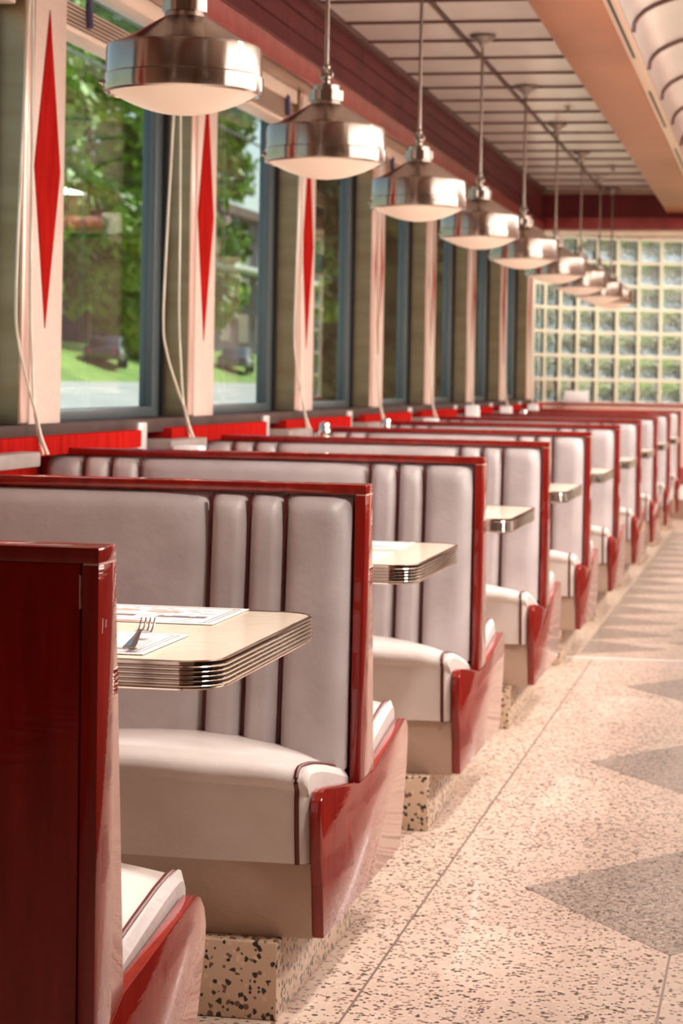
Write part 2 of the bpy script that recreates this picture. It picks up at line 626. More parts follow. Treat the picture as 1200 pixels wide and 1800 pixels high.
# copper clad beam and the steel vault it carries
beam = MB().box(-.94, -.672, -2.5, 18.5, 2.57, CZ + .005).build('beam', COPPER, kind='structure', bevel=.004)
lip = MB().box(-.672, -.622, -2.5, 18.5, 2.575, 2.63).build('trim_9', LIP, kind='structure', bevel=.004)
for k in range(7):
    MB().box(-.652, -.640, .3 + k * 2.6, .3 + k * 2.6 + 1.5, 2.573, 2.58).build('reflection_strip', BLACK, lip)  # dark reflections along the lip, put in as black strips
vault = MB().box(-.7, .7, -2.5, YB, 2.84, 2.90).build('vault', JOINT, kind='structure')
vm = MB()
rows = []
for i in range(25):
    a = PI * i / 24
    x, z = -.62 * math.cos(a), 2.60 + .19 * math.sin(a) ** .8
    rows.append([(x, .006, z), (x, 1.074, z)])
vm.grid(rows)
rows2 = []
for i in range(25):
    a = PI * i / 24
    x, z = -.635 * math.cos(a), 2.605 + .20 * math.sin(a) ** .8
    rows2.append([(x, .006, z), (x, 1.074, z)])
vm.grid(rows2)
v0 = vm.build('vault_panel', VAULTM, vault, (0, -.68, 0), smooth=60)
sm = MB().tube([(-.615 * math.cos(PI * i / 24), 0, 2.597 + .185 * math.sin(PI * i / 24) ** .8) for i in range(25)], .010, 6).build('seam_strip', JOINT, vault, (0, -.68, 0), smooth=60)
for k in range(1, 18):
    inst(sm, vault, (0, -.68 + 1.08 * k, 0))
    inst(v0, vault, (0, -.68 + 1.08 * k, 0))
MB().box(.63, .94, -2.5, 18.5, 2.57, CZ + .005).build('beam', COPPER, kind='structure', bevel=.004)

# far end: curved glass block wall under a dark red valance
bw = .2
ang = [68, 56, 46, 39, 34, 27, 18, 10, 5, 0, 0, 0, 0]
x, y = -2.065, 18.72
wf = bpy.data.objects.new('wall_far', None)
COL.objects.link(wf)
wf['kind'] = 'structure'
blk = None
pts = [(x, y)]
rowz0, rowh, nrow = 1.0, .205, 7
mo = MB()
for a in ang:
    ca, sa = math.cos(R(a)), math.sin(R(a))
    # local column: u along wall, v outward (away from the room)
    for rr in range(nrow):
        z0 = rowz0 + rr * rowh
        if blk is None:
            b = MB()
            # dished glass faces with a bevelled rim
            b.box(.015, bw - .015, .006, .094, .015, rowh - .015)
            blk = b.build('glass_block', BLOCKM, wf, (x, y, z0), bevel=.012, seg=2)
            blk.rotation_euler = (0, 0, R(a))
        else:
            inst(blk, wf, (x, y, z0), (0, 0, R(a)))

    def loc3(u, v, z):
        return (x + u * ca - v * sa, y + u * sa + v * ca, z)

    def lbox(u0, u1, v0_, v1_, z0, z1):
        vv = [loc3(u, v, z) for u in (u0, u1) for v in (v0_, v1_) for z in (z0, z1)]
        mo.add(vv, [(0, 1, 3, 2), (4, 6, 7, 5), (0, 4, 5, 1), (2, 3, 7, 6), (0, 2, 6, 4), (1, 5, 7, 3)])
    lbox(-.014, .014, -.004, .1, rowz0, rowz0 + nrow * rowh)
    for rr in range(nrow + 1):
        lbox(.014, bw - .014, -.0035, .0995, rowz0 + rr * rowh - .014, rowz0 + rr * rowh + .014)
    x += bw * ca
    y += bw * sa
    pts.append((x, y))
mo.build('mortar', MORTAR, wf)
endx, endy = pts[-1]


def curvewall(name, z0, z1, off, m, thick=.1):
    """a band that follows the curved wall; off = how far into the room its face stands"""
    b = MB()
    front, back = [], []
    for i, p in enumerate(pts):
        a = R(ang[min(i, len(ang) - 1)] if i == 0 else (ang[i - 1] + ang[min(i, len(ang) - 1)]) / 2)
        nx, ny = math.sin(a), -math.cos(a)
        front.append((p[0] + nx * off, p[1] + ny * off))
        back.append((p[0] - nx * thick, p[1] - ny * thick))
    front.append((3.3, endy - off))
    back.append((3.3, endy + thick))
    b.prism(front + back[::-1], z0, z1, 'Z')
    return b.build(name, m, kind='structure')


curvewall('wall_far_lower', .45, .985, 0.0, PINK)
curvewall('trim_10', .985, 1.005, .02, REDTRIM)
curvewall('trim_11', .30, .45, .012, REDTRIM)
curvewall('trim_12', .17, .30, .006, WHITEP)
curvewall('baseboard_far', 0, .17, .012, DARKWALL)
curvewall('wall_far_upper', rowz0 + nrow * rowh + .01, 3.0, 0, HEADM)
MB().box(endx, 3.3, endy, endy + .1, .95, 2.5).build('wall_far_side', WALLM, kind='structure')
# straight valance across the end
MB().box(-2.05, 3.2, 18.22, 18.26, 2.53, CZ + .02).build('trim_13', RIBBED, kind='structure')
rb = MB()
for i in range(44):
    xx = -1.96 + i * .035
    rb.box(xx, xx + .020, 18.212, 18.221, 2.53, CZ)
rb.build('trim_14', RIBBED, kind='structure')
MB().box(-2.0, 3.2, 18.195, 18.30, 2.43, 2.53).build('trim_15', REDTRIM, kind='structure', bevel=.004)
MB().box(-2.0, 3.2, 18.19, 18.24, CZ - .04, CZ - .001).build('trim_16', HEADM, kind='structure', bevel=.004)
MB().box(-2.0, 3.2, 18.31, 18.9, 2.425, 2.44).build('trim_17', PINKTRIM, kind='structure')

# aisle-side wall with its long window, and the wall behind the camera
MB().box(3.2, 3.4, -2.6, YB + 1.2, -.12, 1.0).build('wall_right', WALLM, kind='structure')
MB().box(3.2, 3.4, -2.6, YB + 1.2, 2.45, 3.0).build('wall_right_upper', WALLM, kind='structure')
MB().box(3.2, 3.4, -2.6, 3.6, 1.0, 2.45).build('wall_right_pier', WALLM, kind='structure')
MB().box(3.2, 3.4, 10.6, YB + 1.2, 1.0, 2.45).build('wall_right_pier', WALLM, kind='structure')
MB().box(3.29, 3.30, 3.6, 10.6, 1.0, 2.45).build('window_9', PANE, kind='structure')
MB().box(-2.3, 3.4, -2.8, -2.6, -.12, 3.0).build('wall_back', DARKWALL, kind='structure')
MB().box(-2.5, 3.6, -2.9, YB + .05, 3.0, 3.15).build('roof', DARKWALL, kind='structure')

# the dark counter along the other side of the aisle
ct = MB().box(.42, .95, 1.5, 18.0, .10, 1.04).build('counter_front', COUNTERM, kind='structure', bevel=.004)
MB().box(.34, 1.0, 1.5, 18.0, 1.04, 1.08).build('counter_top', LAMINATE, ct, bevel=.004)
MB().box(.50, .95, 1.5, 18.0, 0, .10).build('toe_kick', BLACK, ct)

# ------------------------------------------------------------------ booth benches
L = 1.275
SEAMS = [-.026, -.161, -.235, -.315, -.979, -1.065, -1.146, -1.262]


def stile_y(z, side):
    t = (.941 - z) / (.941 - .372)
    return .035 + .065 * t if side > 0 else -(.035 + .015 * t)


def back_panel(x0, x1, side, b=None, wide=False):
    b = b or MB()
    nu, nv = 14 if not wide else 30, 30
    rows = []
    zt, zb = .938, .40
    for j in range(nv + 1):
        v = j / nv
        z = zb + (zt - zb) * v
        row = []
        thick = .070 * (1 - v) + .030 * v
        for i in range(nu + 1):
            u = i / nu
            e = min(u, 1 - u) * (x1 - x0 if x1 > x0 else x0 - x1)
            e = abs(e)
            rr = .045 if (u > .5 and x1 > -.05) else .022
            k = 1.0 if e > rr else math.sqrt(max(0, 1 - (1 - e / rr) ** 2))
            bulge = .012 * (1 - (2 * u - 1) ** 4)
            tt = (zt - z) / .040
            kt = 1.0 if tt > 1 else math.sqrt(max(0, 1 - (1 - tt) ** 2))
            # soft puckers below the top corners
            er = abs(x1 - x0) * (1 - u)                      # pleat pulled towards the aisle-side seam
            wd = .11 if wide else .055
            fold = max(0, (1 - er / wd) - (zt - z) / (.13 if wide else .085))
            off = (thick * (.55 + .45 * k) + bulge * k - .016 * fold) * (.25 + .75 * kt)
            y = stile_y(z, side) - side * .018 + side * off
            row.append((x0 + (x1 - x0) * u, y, z))
        rows.append(row)
    b.grid(rows)
    # close the rim back to the core
    rim = [rows[j][0] for j in range(nv + 1)] + rows[nv][1:] + [rows[j][nu] for j in range(nv - 1, -1, -1)]
    back = [(p[0], stile_y(p[2], side) - side * .022, p[2]) for p in rim]
    b.grid([rim, back])
    return b


def seat(side, parent, grow, first=False):
    s = side
    g = grow
    prof = [(.424, .287), (.431, .34), (.436, .40), (.437, .424), (.436, .434), (.443, .441), (.449, .449), (.448, .458), (.440, .468), (.424, .475), (.400, .479), (.34, .482), (.25, .479), (.16, .472), (.06, .462)]
    prof = [(d + g * (1 if d > .3 else max(0, (d - .06) / .24)), z) for d, z in prof]
    stations = []
    xa, xb = -.045, -1.255
    nx = 24
    stations.append((-.024, .024, .020))      # (x, drop, retreat) boxing edge at the aisle end
    stations.append((-.032, .010, .008))
    for i in range(nx + 1):
        t = i / nx
        crown = (2 * t - 1) ** 8
        stations.append((xa + (xb - xa) * t, .016 * crown + .003 * math.sin(t * 21 + side), .004 * crown + .002 * math.sin(t * 33)))
    rows = []
    for x, dr, rt in stations:
        row = []
        for d, z in prof:
            w = min(1, max(0, (z - .29) / .12))
            e = max(0, 1 - (-.024 - x) / .26) ** 2          # the aisle end slopes down towards the backrest
            back = max(0, 1 - (d - .06 - g) / .37)
            row.append((x, s * (d - rt), z - dr * w - .058 * e * min(1, back) ** .8 * w))
        rows.append(row)
    m = MB().grid(rows)
    for r_ in (rows[0], rows[-1]):
        c = (r_[0][0], s * .06, .287)
        m.add(list(r_) + [c], [tuple(range(len(r_) + 1))])
    m.grid([[r_[0] for r_ in rows], [(r_[0][0], s * .06, .287) for r_ in rows]])
    o = m.build('seat_cushion', SEATV, parent, smooth=50)
    # piping on the aisle end seam
    rp = rows[2]
    path = [(p[0] + .001, p[1] + s * (.002 if i < 5 else 0), p[2] + (.003 if i > 3 else 0)) for i, p in enumerate(rp)]
    MB().tube(path, .0045, 7).build('piping', PIPING, parent, smooth=60)
    # kick panel under the cushion
    MB().prism([(s * .06, .142), (s * (.385 + g), .142), (s * (.405 + g), .286), (s * .06, .286)], -.0205, -1.26, 'X').build('kick_panel', KICKV, parent, bevel=.004)


def make_bench(kind, label, loc):
    root = thing('booth_bench', label, 'booth bench', loc)
    both = kind == 'double'
    sides = (-1, 1) if both else ((1,) if kind == 'rear' else (-1,))
    MB().box(-L, .0, -.036, .036, .9415, .961).build('cap_rail', WOOD, root, bevel=.0015)
    if kind == 'rear':
        st = [(-.035, .941), (.035, .941), (.10, .388), (-.022, .332)]
        pn = [(-.022, .146), (-.022, .331), (.10, .387), (.30, .412), (.449, .432), (.476, .424), (.500, .404), (.511, .378), (.506, .345), (.468, .250), (.425, .146)]
    else:
        st = [(-.035, .941), (.035, .941), (.1, .374), (-.05, .374)]
        pn = [(-.386, .146), (-.401, .235), (-.424, .300), (-.434, .375), (-.427, .405), (-.412, .418), (-.392, .421), (-.19, .395), (-.052, .373), (.014, .373),
              (.10, .373), (.13, .378), (.47, .424), (.497, .420), (.515, .404), (.522, .378), (.515, .32), (.470, .206), (.440, .146)]
        if kind == 'front':
            pn = [p for p in pn if p[0] < .101] + [(.100, .146)]
    MB().prism(st, -.0215, 0, 'X').build('end_stile', WOOD, root, bevel=.0012)
    MB().box(-.0195, .0004, -.0355, .0355, .9396, .9424).build('worn_edge', WORN, root)
    if kind == 'rear':
        MB().prism([(-.0245, .928), (-.0225, .926), (-.0232, .905), (-.0222, .888), (-.0238, .886), (-.0242, .905)], -.0356, -.030, 'Y').build('chipped_veneer', WORN, root)
        for (a, b, c, d) in ((-.018, .026, .874, .862), (-.004, .001, .871, .868)):
            MB().box(.0, .0005, a, a + .0025, d, c).box(.0, .0005, -.001 + a, a + .0015, d - .006, d).build('scratch', WORN, root)
    MB().prism(st, -L, -L + .02, 'X').build('wall_stile', WOOD, root, bevel=.0012)
    MB().prism(pn, -.0195, .0005, 'X').build('side_panel', WOOD, root, bevel=.0015)
    lo = .146
    core = [(-.012, .9408), (.012, .9408), (.06, .40), (.06, lo), (-.02, lo), (-.02, .40)]
    if kind == 'rear':
        core = [(-.033, .9408), (.012, .9408), (.06, .40), (.06, lo), (-.022, lo), (-.022, .34)]
    MB().prism(core, -L + .021, -.024, 'X').build('core_panel', WOOD, root)
    for s in sides:
        for i in range(len(SEAMS) - 1):
            back_panel(SEAMS[i + 1] + .002, SEAMS[i] - .002, s, wide=i == 3).build('back_panel', VINYL, root, smooth=50)
        for xx in SEAMS[1:-1]:
            path = []
            for j in range(13):
                z = .934 - j * (.934 - .42) / 12
                v = (z - .40) / .538
                path.append((xx, stile_y(z, s) - s * .018 + s * (.045 * (1 - v) + .022 * v), z))
            MB().tube(path, .0042, 6).build('seam_piping', PIPING, root, smooth=60)
        seat(s, root, .055 if s > 0 else 0)
    return root


bench_y = [2.61 + PITCH * k for k in range(10)]
ORD = ['first', 'second', 'third', 'fourth', 'fifth', 'sixth', 'seventh', 'eighth', 'ninth', 'tenth']
make_bench('rear', 'nearest booth bench with a dark bare wooden back turned to the camera', (AX, bench_y[0], 0))['group'] = 'booth benches along the windows'
b2 = make_bench('double', 'second booth bench from the camera, double sided, behind the front table with a fork', (AX, bench_y[1], 0))
b2['group'] = 'booth benches along the windows'
desc = ['third booth bench from the camera, behind the second cream table', 'fourth booth bench from the camera, grey channelled back and red frame',
        'fifth booth bench from the camera, behind the fourth table', 'sixth booth bench from the camera, red frame slightly out of focus',
        'seventh booth bench from the camera, blurred red frame', 'eighth booth bench from the camera, small and blurred',
        'ninth booth bench from the camera, last but one before the glass blocks']
for k in range(2, 9):
    c = copy_tree(b2)
    c.location = (AX, bench_y[k], 0)
    c['label'] = desc[k - 2]
make_bench('front', 'farthest booth bench, its pale back against the glass block end wall', (AX, bench_y[9], 0))['group'] = 'booth benches along the windows'

# terrazzo plinths under the benches
p0 = MB().box(-2.088, -.883, -.426, .285, 0, .142).build('plinth', TERRP, kind='structure', bevel=.004, loc=(0, bench_y[1], 0))
for k in range(0, 10):
    if k != 1:
        inst(p0, None, (0, bench_y[k], 0) if k else (0, bench_y[0] + .13, 0), scale=None)
MB().box(-.883, -.873, -2.4, -2.3, 0, .02).build('baseboard_left', DARKWALL, kind='structure')


# ------------------------------------------------------------------ tables
def rrect(x0, x1, y0, y1, r, n=7):
    out = []
    for cx, cy, a0 in ((x1 - r, y0 + r, -90), (x1 - r, y1 - r, 0)):
        for i in range(n + 1):
            a = R(a0 + 90 * i / n)
            out.append((cx + r * math.cos(a), cy + r * math.sin(a), math.cos(a), math.sin(a)))
    out.append((x0, y1, 0, 1))
    out.append((x0, y0, 0, -1))
    return out


def make_table(label, loc):
    root = thing('booth_table', label, 'table', loc)
    o = rrect(-1.985, -.79, -.355, .355, .062)
    MB().prism([(p[0] - p[2] * .004, p[1] - p[3] * .004) for p in o], .722, .760, 'Z').build('table_top', LAMINATE, root)
    prof = [(-.004, .7605), (.0, .7612), (.0035, .7595), (.0035, .7565)]
    z = .7565
    for i in range(5):
        prof += [(-.0015, z - .0008), (-.0015, z - .0022), (.003, z - .0034), (.0045, z - .0048), (.003, z - .0062)]
        z -= .0068
    prof += [(-.0015, z), (.002, z - .002), (.001, z - .0045), (-.004, z - .0045)]
    rows = [[(p[0] + p[2] * d, p[1] + p[3] * d, zz) for d, zz in prof] for p in o]
    rows = rows[-1:] + rows[:-1]
    MB().grid(rows).build('ribbed_edge', CHROME, root, smooth=25)
    MB().lathe([(.0, .03), (.035, .03), (.035, .70), (.12, .715), (.12, .722), (0, .722)], 20, (-1.45, 0, 0)).build('pedestal', DARKSTEEL, root, smooth=40)
    MB().lathe([(.0, .0), (.25, .0), (.25, .012), (.06, .035), (0, .035)], 28, (-1.45, 0, 0)).build('foot', DARKSTEEL, root, smooth=40)
    return root


table_y = [3.488 - .042 + PITCH * k for k in range(9)]
tdesc = ['cream table nearest the camera, set with two placemats and a fork', 'second cream table from the camera, with a fork near its edge',
         'third cream table from the camera, ribbed chrome edge showing', 'fourth cream table from the camera', 'fifth cream table from the camera, slightly blurred',
         'sixth cream table from the camera, blurred', 'seventh cream table from the camera, a small pale sliver', 'eighth cream table from the camera, tiny and blurred',
         'farthest cream table, before the last booth bench']
tb = make_table(tdesc[0], (0, table_y[0], 0))
tb['group'] = 'cream tables between the booths'
for k in range(1, 9):
    c = copy_tree(tb)
    c.location = (0, table_y[k], 0)
    c['label'] = tdesc[k]


def flat(m, poly, z0, z1):
    m.prism(poly, z0, z1, 'Z')


def placemat(label, loc, far, group='paper placemats'):
    root = tag(MB().prism([(-.42, -.13), (0, -.13), (0, .13), (-.42, .13)], 0, .0010, 'Z').build('placemat', PAPER, None, loc), label, 'placemat', group)
    z0, z1 = .0010, .0014
    rnd = random.Random(3 if far else 5)
    g = MB()
    for yy in (-.112, .112):
        g.box(-.41, -.012, yy - .0008, yy + .0008, z0, z1)
    for xx in (-.012, -.02):
        g.box(xx - .0008, xx + .0008, -.112, .112, z0, z1)
    # rows of small printed marks
    for i in range(9):
        yy = -.09 + i * .022
        xx = -.40
        while xx < -.05:
            w_ = rnd.uniform(.008, .03)
            if rnd.random() < .72:
                g.box(xx, xx + w_, yy - .0012, yy + .0012, z0, z1)
            xx += w_ + rnd.uniform(.004, .02)
    g.build('printed_lines', INK, root)
    if far:
        a = MB()
        for cx, cy, rx, ry in ((-.20, .045, .026, .014), (-.13, .035, .030, .016), (-.30, .05, .03, .015)):
            a.prism([(cx + rx * math.cos(q * PI / 8), cy + ry * math.sin(q * PI / 8) * (1 + .3 * math.cos(3 * q))) for q in range(16)], z0, z1 + .0002, 'Z')
        a.build('printed_dishes', INKTAN, root)
        b = MB()
        b.box(-.27, -.16, -.045, -.022, z0, z1 + .0001).box(-.12, -.035, -.05, -.03, z0, z1 + .0001)
        b.build('printed_band', INK, root)
        c = MB()
        c.prism([(-.40, -.128), (-.10, -.128), (-.14, -.118), (-.22, -.112), (-.40, -.114)], z0, z1 + .0001, 'Z')
        c.build('printed_border', INKRED, root)
    return root


def fork(label, loc, rz):
    root = thing('fork', label, 'fork', loc, rz, 'forks laid on the placemats')
    hb = MB()
    # handle runs along +Y, thin and slightly arched
    secs = [(0, .0095, .003), (.03, .0085, .005), (.07, .0055, .010), (.10, .0038, .014), (.118, .0045, .0155), (.128, .010, .013), (.142, .0125, .009), (.152, .0125, .009)]
    top = [[(-w_, y_, z_ + .0016), (0, y_, z_ + .0026), (w_, y_, z_ + .0016)] for y_, w_, z_ in secs]
    bot = [[(-w_, y_, z_), (0, y_, z_ - .0003), (w_, y_, z_)] for y_, w_, z_ in secs]
    hb.grid(top)
    hb.grid(bot)
    hb.grid([[r_[0] for r_ in top], [r_[0] for r_ in bot]])
    hb.grid([[r_[2] for r_ in top], [r_[2] for r_ in bot]])
    hb.grid([top[-1], bot[-1]])
    hb.grid([top[0], bot[0]])
    hb.build('handle', FORKM, root, smooth=50)
    for i in range(4):
        xc = -.0105 + i * .007
        path = [(xc, .150, .010), (xc, .165, .0105), (xc, .180, .014), (xc, .193, .020), (xc, .202, .026)]
        t = MB().tube(path, .0016, 6)
        t.build('tine', FORKM, root, smooth=60)
    return root


TZ = .7612
placemat('printed paper placemat on the far side of the nearest table', (-.915, table_y[0] + .235, TZ), True)
placemat('paper placemat lying under the fork on the nearest table', (-.912, table_y[0] - .18, TZ), False)
nap = tag(MB().prism([(-.24, -.075), (0, -.075), (-.015, .07), (-.24, .07)], 0, .0025, 'Z').build('napkin', PAPER, None, (-.935, table_y[0] - .185, TZ + .0016), bevel=.001), 'folded white paper napkin under the fork on the nearest table', 'napkin')
fork('steel fork lying on the napkin of the nearest table', (-.938, 3.150, TZ + .0045), R(8))
placemat('paper placemat on the near side of the second table from the camera', (-.90, table_y[1] - .18, TZ), False)
placemat('paper placemat on the far side of the second table from the camera', (-.90, table_y[1] + .20, TZ), True)
fork('steel fork on the second table from the camera', (-.955, table_y[1] - .26, TZ + .002), R(5))
placemat('paper placemat on the third table from the camera', (-.90, table_y[2] - .12, TZ), False)


# condiments by the windows
def shaker(label, loc, h=.19, r=.033):
    root = thing('sugar_shaker', label, 'shaker', loc, 0, 'shakers on the window ends of the tables')
    MB().lathe([(0, 0), (r, 0), (r * 1.02, h * .15), (r * .9, h * .55), (r * .78, h * .76), (0, h * .76)], 20).build('jar', GLASSCLEAR, root, smooth=40)
    MB().lathe([(r * .8, h * .74), (r * .84, h * .76), (r * .82, h * .86), (r * .5, h * .97), (0, h)], 20).build('cap', CHROME, root, smooth=40)
    return root


def dispenser(label, loc, h=.18, w_=.05):
    root = thing('napkin_dispenser', label, 'napkin dispenser', loc, 0, 'napkin dispensers on the window ends of the tables')
    MB().box(-w_, w_, -.045, .045, 0, h).build('case', WHITEP, root, bevel=.008)
    MB().box(w_ - .002, w_ + .004, -.03, .03, .03, h - .03).build('napkins', PAPER, root)
    MB().box(-w_ - .004, w_ + .004, -.049, .049, 0, .012).build('base', BRACKET, root, bevel=.003)
    return root


wn_ = ['second', 'third', 'fourth', 'fifth', 'sixth', 'seventh', 'eighth', 'ninth']
for k, xx, hh in ((2, -1.89, .185), (5, -1.92, .20), (6, -1.93, .26), (7, -1.93, .24), (8, -1.93, .24)):
    dispenser('white napkin dispenser at the window end of the %s table from the camera' % wn_[k - 1], (xx, table_y[k] + .04, TZ), hh, .045 if k < 5 else .04)
for k, xx, hh in ((3, -1.80, .24), (4, -1.86, .23), (7, -1.80, .22)):
    shaker('glass shaker with metal cap at the window end of the %s table from the camera' % wn_[k - 1], (xx, table_y[k] + .02, TZ), hh)
box_ = tag(MB().box(-.10, .10, -.06, .06, 0, .10).build('white_box', WHITEP, None, (-1.72, 19.0, 1.006), bevel=.006), 'white box on the ledge before the glass block wall', 'box')

# ------------------------------------------------------------------ pendant lamps
lamp_y = [3.22, 4.975, 6.60, 8.36, 10.10, 11.85, 13.56, 15.25, 16.85, 18.05]


def make_pendant(label, loc):
    root = thing('pendant_lamp', label, 'lamp', loc, 0, 'row of steel pendant lamps over the tables')
    b = .0   # z relative to the lowest point of the lens
    prof = []
    for i in range(13):
        t = i / 12
        prof.append((.170 * t, .050 * t * t))
    MB().lathe(prof + [(.170, .056), (0, .056)], 56).build('lens', LENS, root, smooth=60)
    MB().lathe([(.168, .052), (.176, .046), (.184, .050), (.1855, .056), (.1855, .086), (.182, .089), (.17, .089)], 64).build('band', STEEL, root, smooth=40)
    MB().lathe([(.178, .084), (.1815, .088), (.1815, .148), (.179, .156), (.168, .1605), (.163, .161)], 64).build('drum', STEEL, root, smooth=30)
    MB().lathe([(.165, .1605), (.150, .166), (.10, .195), (.062, .218), (.048, .226), (.046, .240)], 56).build('shoulder', STEEL, root, smooth=40)
    seg = 48
    nr = MB()
    rows = []
    for kx in range(seg + 1):
        a = 2 * PI * kx / seg
        rr = .0525 if (kx // 4) % 2 == 0 else .0485
        rows.append([(r_ * math.cos(a), r_ * math.sin(a), z) for r_, z in ((.044, .236), (rr, .238), (rr, .268), (.040, .270))])
    nr.grid(rows)
    nr.build('neck_ring', STEEL, root, smooth=30)
    MB().lathe([(.041, .268), (.041, .284), (.030, .288), (.012, .290), (.012, .300), (0, .300)], 32).build('socket_cap', STEEL, root, smooth=40)
    kn = MB()
    kn.lathe([(0, .296), (.011, .300), (.015, .310), (.011, .320), (.006, .324), (.006, .330), (.010, .334), (.012, .342), (.009, .350), (0, .354)], 20)
    kn.add(*ring_mesh((0, 0, .318), .017, .0045))
    kn.build('swivel', STEEL, root, smooth=50)
    sd = bpy.data.lights.new('bulb', 'SPOT')
    sd.energy, sd.color, sd.spot_size, sd.spot_blend, sd.shadow_soft_size = 62, (1, .92, .85), R(84), .9, .05
    so = bpy.data.objects.new('bulb', sd)
    COL.objects.link(so)
    so.parent = root
    so.location = (0, 0, -.058)
    top = CZ - .005 - loc[2]
    MB().lathe([(.0065, .35), (.0065, top - .01)], 14).build('rod', STEEL, root, smooth=60)
    MB().lathe([(0, top), (.062, top), (.062, top - .008), (.050, top - .016), (.030, top - .026), (.016, top - .040), (.010, top - .055), (.0066, top - .055)], 32).build('canopy', DARKSTEEL, root, smooth=40)
    for q in (200, 300, 75):
        a = R(q)
        c, s_ = math.cos(a), math.sin(a)
        MB().tube([(.182 * c, .182 * s_, .07), (.190 * c, .190 * s_, .07), (.1905 * c, .1905 * s_, .07)], .0085, 12).tube([(.188 * c, .188 * s_, .07), (.196 * c, .196 * s_, .07)], .004, 8).build('screw', STEEL, root, smooth=40)
    return root


def ring_mesh(c, R_, r_, n1=20, n2=8):
    v, f = [], []
    for i in range(n1):
        a = 2 * PI * i / n1
        for j in range(n2):
            b = 2 * PI * j / n2
            rr = R_ + r_ * math.cos(b)
            v.append((c[0] + rr * math.cos(a), c[1] + r_ * math.sin(b), c[2] + rr * math.sin(a)))
    for i in range(n1):
        for j in range(n2):
            f.append((i * n2 + j, ((i + 1) % n1) * n2 + j, ((i + 1) % n1) * n2 + (j + 1) % n2, i * n2 + (j + 1) % n2))
    return v, f


ldesc = ['steel pendant lamp over the nearest table, above the top of the frame', 'nearest steel pendant lamp, the largest, cut by the top of the frame', 'second steel pendant lamp from the camera', 'third steel pendant lamp from the camera',
         'fourth steel pendant lamp from the camera', 'fifth steel pendant lamp from the camera', 'sixth steel pendant lamp from the camera, blurred',
         'seventh steel pendant lamp from the camera, blurred', 'eighth steel pendant lamp from the camera, before the glass blocks',
         'farthest steel pendant lamp, smallest of the row']
pd = make_pendant(ldesc[0], (-1.372, lamp_y[0], 1.777))
for k in range(1, 10):
    c = copy_tree(pd)
    c.location = (-1.372, lamp_y[k], 1.777)
    c['label'] = ldesc[k]

# sprinklers
for i, yy in enumerate((12.75, 16.17)):
    s = thing('sprinkler', ['nearer small ceiling sprinkler beside the pendant rods', 'farther small ceiling sprinkler beside the pendant rods'][i], 'sprinkler', (-1.23, yy, CZ), 0, 'ceiling sprinklers')
    MB().lathe([(0, 0), (.03, 0), (.028, -.006), (.008, -.010), (.008, -.035), (0, -.035)], 16).build('stem', DARKSTEEL, s, smooth=40)
    MB().lathe([(0, -.040), (.028, -.040), (.028, -.036), (0, -.036)], 16).build('deflector', DARKSTEEL, s, smooth=40)

# ------------------------------------------------------------------ blinds with their cords
bdesc = ['blind raised over the nearest window in view, beside the largest lamp', 'raised blind over the second window, behind the second pendant lamp', 'raised blind over the third window from the camera',
         'raised blind over the fourth window from the camera', 'raised blind over the fifth window from the camera', 'raised blind over the sixth window from the camera', 'raised blind over the farthest window']


def make_blind(label, y0, zb, cord):
    root = thing('window_blind', label, 'blind', (0, y0, 0), 0, 'raised window blinds')
    La = PITCH - .36
    MB().box(-2.13, -2.055, .01, La - .01, 2.345, 2.405).build('head_rail', BLINDM, root, bevel=.004)
    nsl = 7
    s0 = None
    for i in range(nsl):
        z = zb + i * .0125
        if s0 is None:
            s0 = MB().box(-2.142, -2.062, .02, La - .03, zb - .012, zb + .006).build('bottom_rail', BLINDM, root, bevel=.004)
        elif i == 1:
            s1 = MB().prism([(-2.140, 0), (-2.10, .004), (-2.064, 0), (-2.064, .0025), (-2.10, .0065), (-2.140, .0025)], .03, La - .04, 'Y').build('slat', BLINDM, root, (0, 0, zb + .012))
        else:
            inst(s1, root, (0, 0, zb + i * .012))
    ztop = zb + nsl * .012
    for yy in (.22, La - .22):
        MB().tube(smoothpath([(-2.055, yy, 2.35), (-2.05, yy + .005, (ztop + 2.35) / 2), (-2.058, yy + .02, ztop + .01), (-2.05, yy + .01, zb + .02)], 5), .011, 6).build('ladder_tape', TASSEL, root, smooth=60)
    for path in cord:
        MB().tube(smoothpath(path, 8), .0042, 6).build('cord', CORD, root, smooth=60)
    return root


def cordset(j):
    # offsets from the far pillar's room edge, back along Y
    A = [(-2.0, -.70, 2.36), (-2.0, -.735, 2.20), (-2.0, -.765, 2.03), (-2.0, -.82, 1.65), (-2.0, -.848, 1.36), (-2.0, -.80, 1.25), (-2.0, -.66, 1.13), (-2.0, -.56, 1.06), (-1.99, -.535, 1.0), (-1.97, -.53, .95)]
    B = [(-2.005, -.70, 2.36), (-2.005, -.675, 2.2), (-2.005, -.66, 2.05), (-2.005, -.645, 1.7), (-2.005, -.637, 1.386), (-2.005, -.60, 1.2), (-2.005, -.56, 1.08), (-1.995, -.53, .99), (-1.98, -.55, .95)]
    rnd = random.Random(j)
    s = .82 + .3 * rnd.random()
    out = []
    for path in (A, B):
        out.append([(p[0], PITCH + (p[1] if j == 1 else p[1] * (.62 if j == 0 else .55 + .18 * rnd.random() * 0 + .08 * (j % 3))) , p[2]) for p in path])
    return out


for j in range(8):
    y0 = pr_edge[j]
    if j == 0:
        pass
    lab = 'blind with cords hanging at the left edge of the frame before the first pillar' if j == 0 else bdesc[j - 1]
    make_blind(lab, y0, 2.19 if j < 2 else 2.255, cordset(j))

# ------------------------------------------------------------------ outside
def gz(x_):
    return max(-.02, (-2.35 - x_) * .0344 - .02)


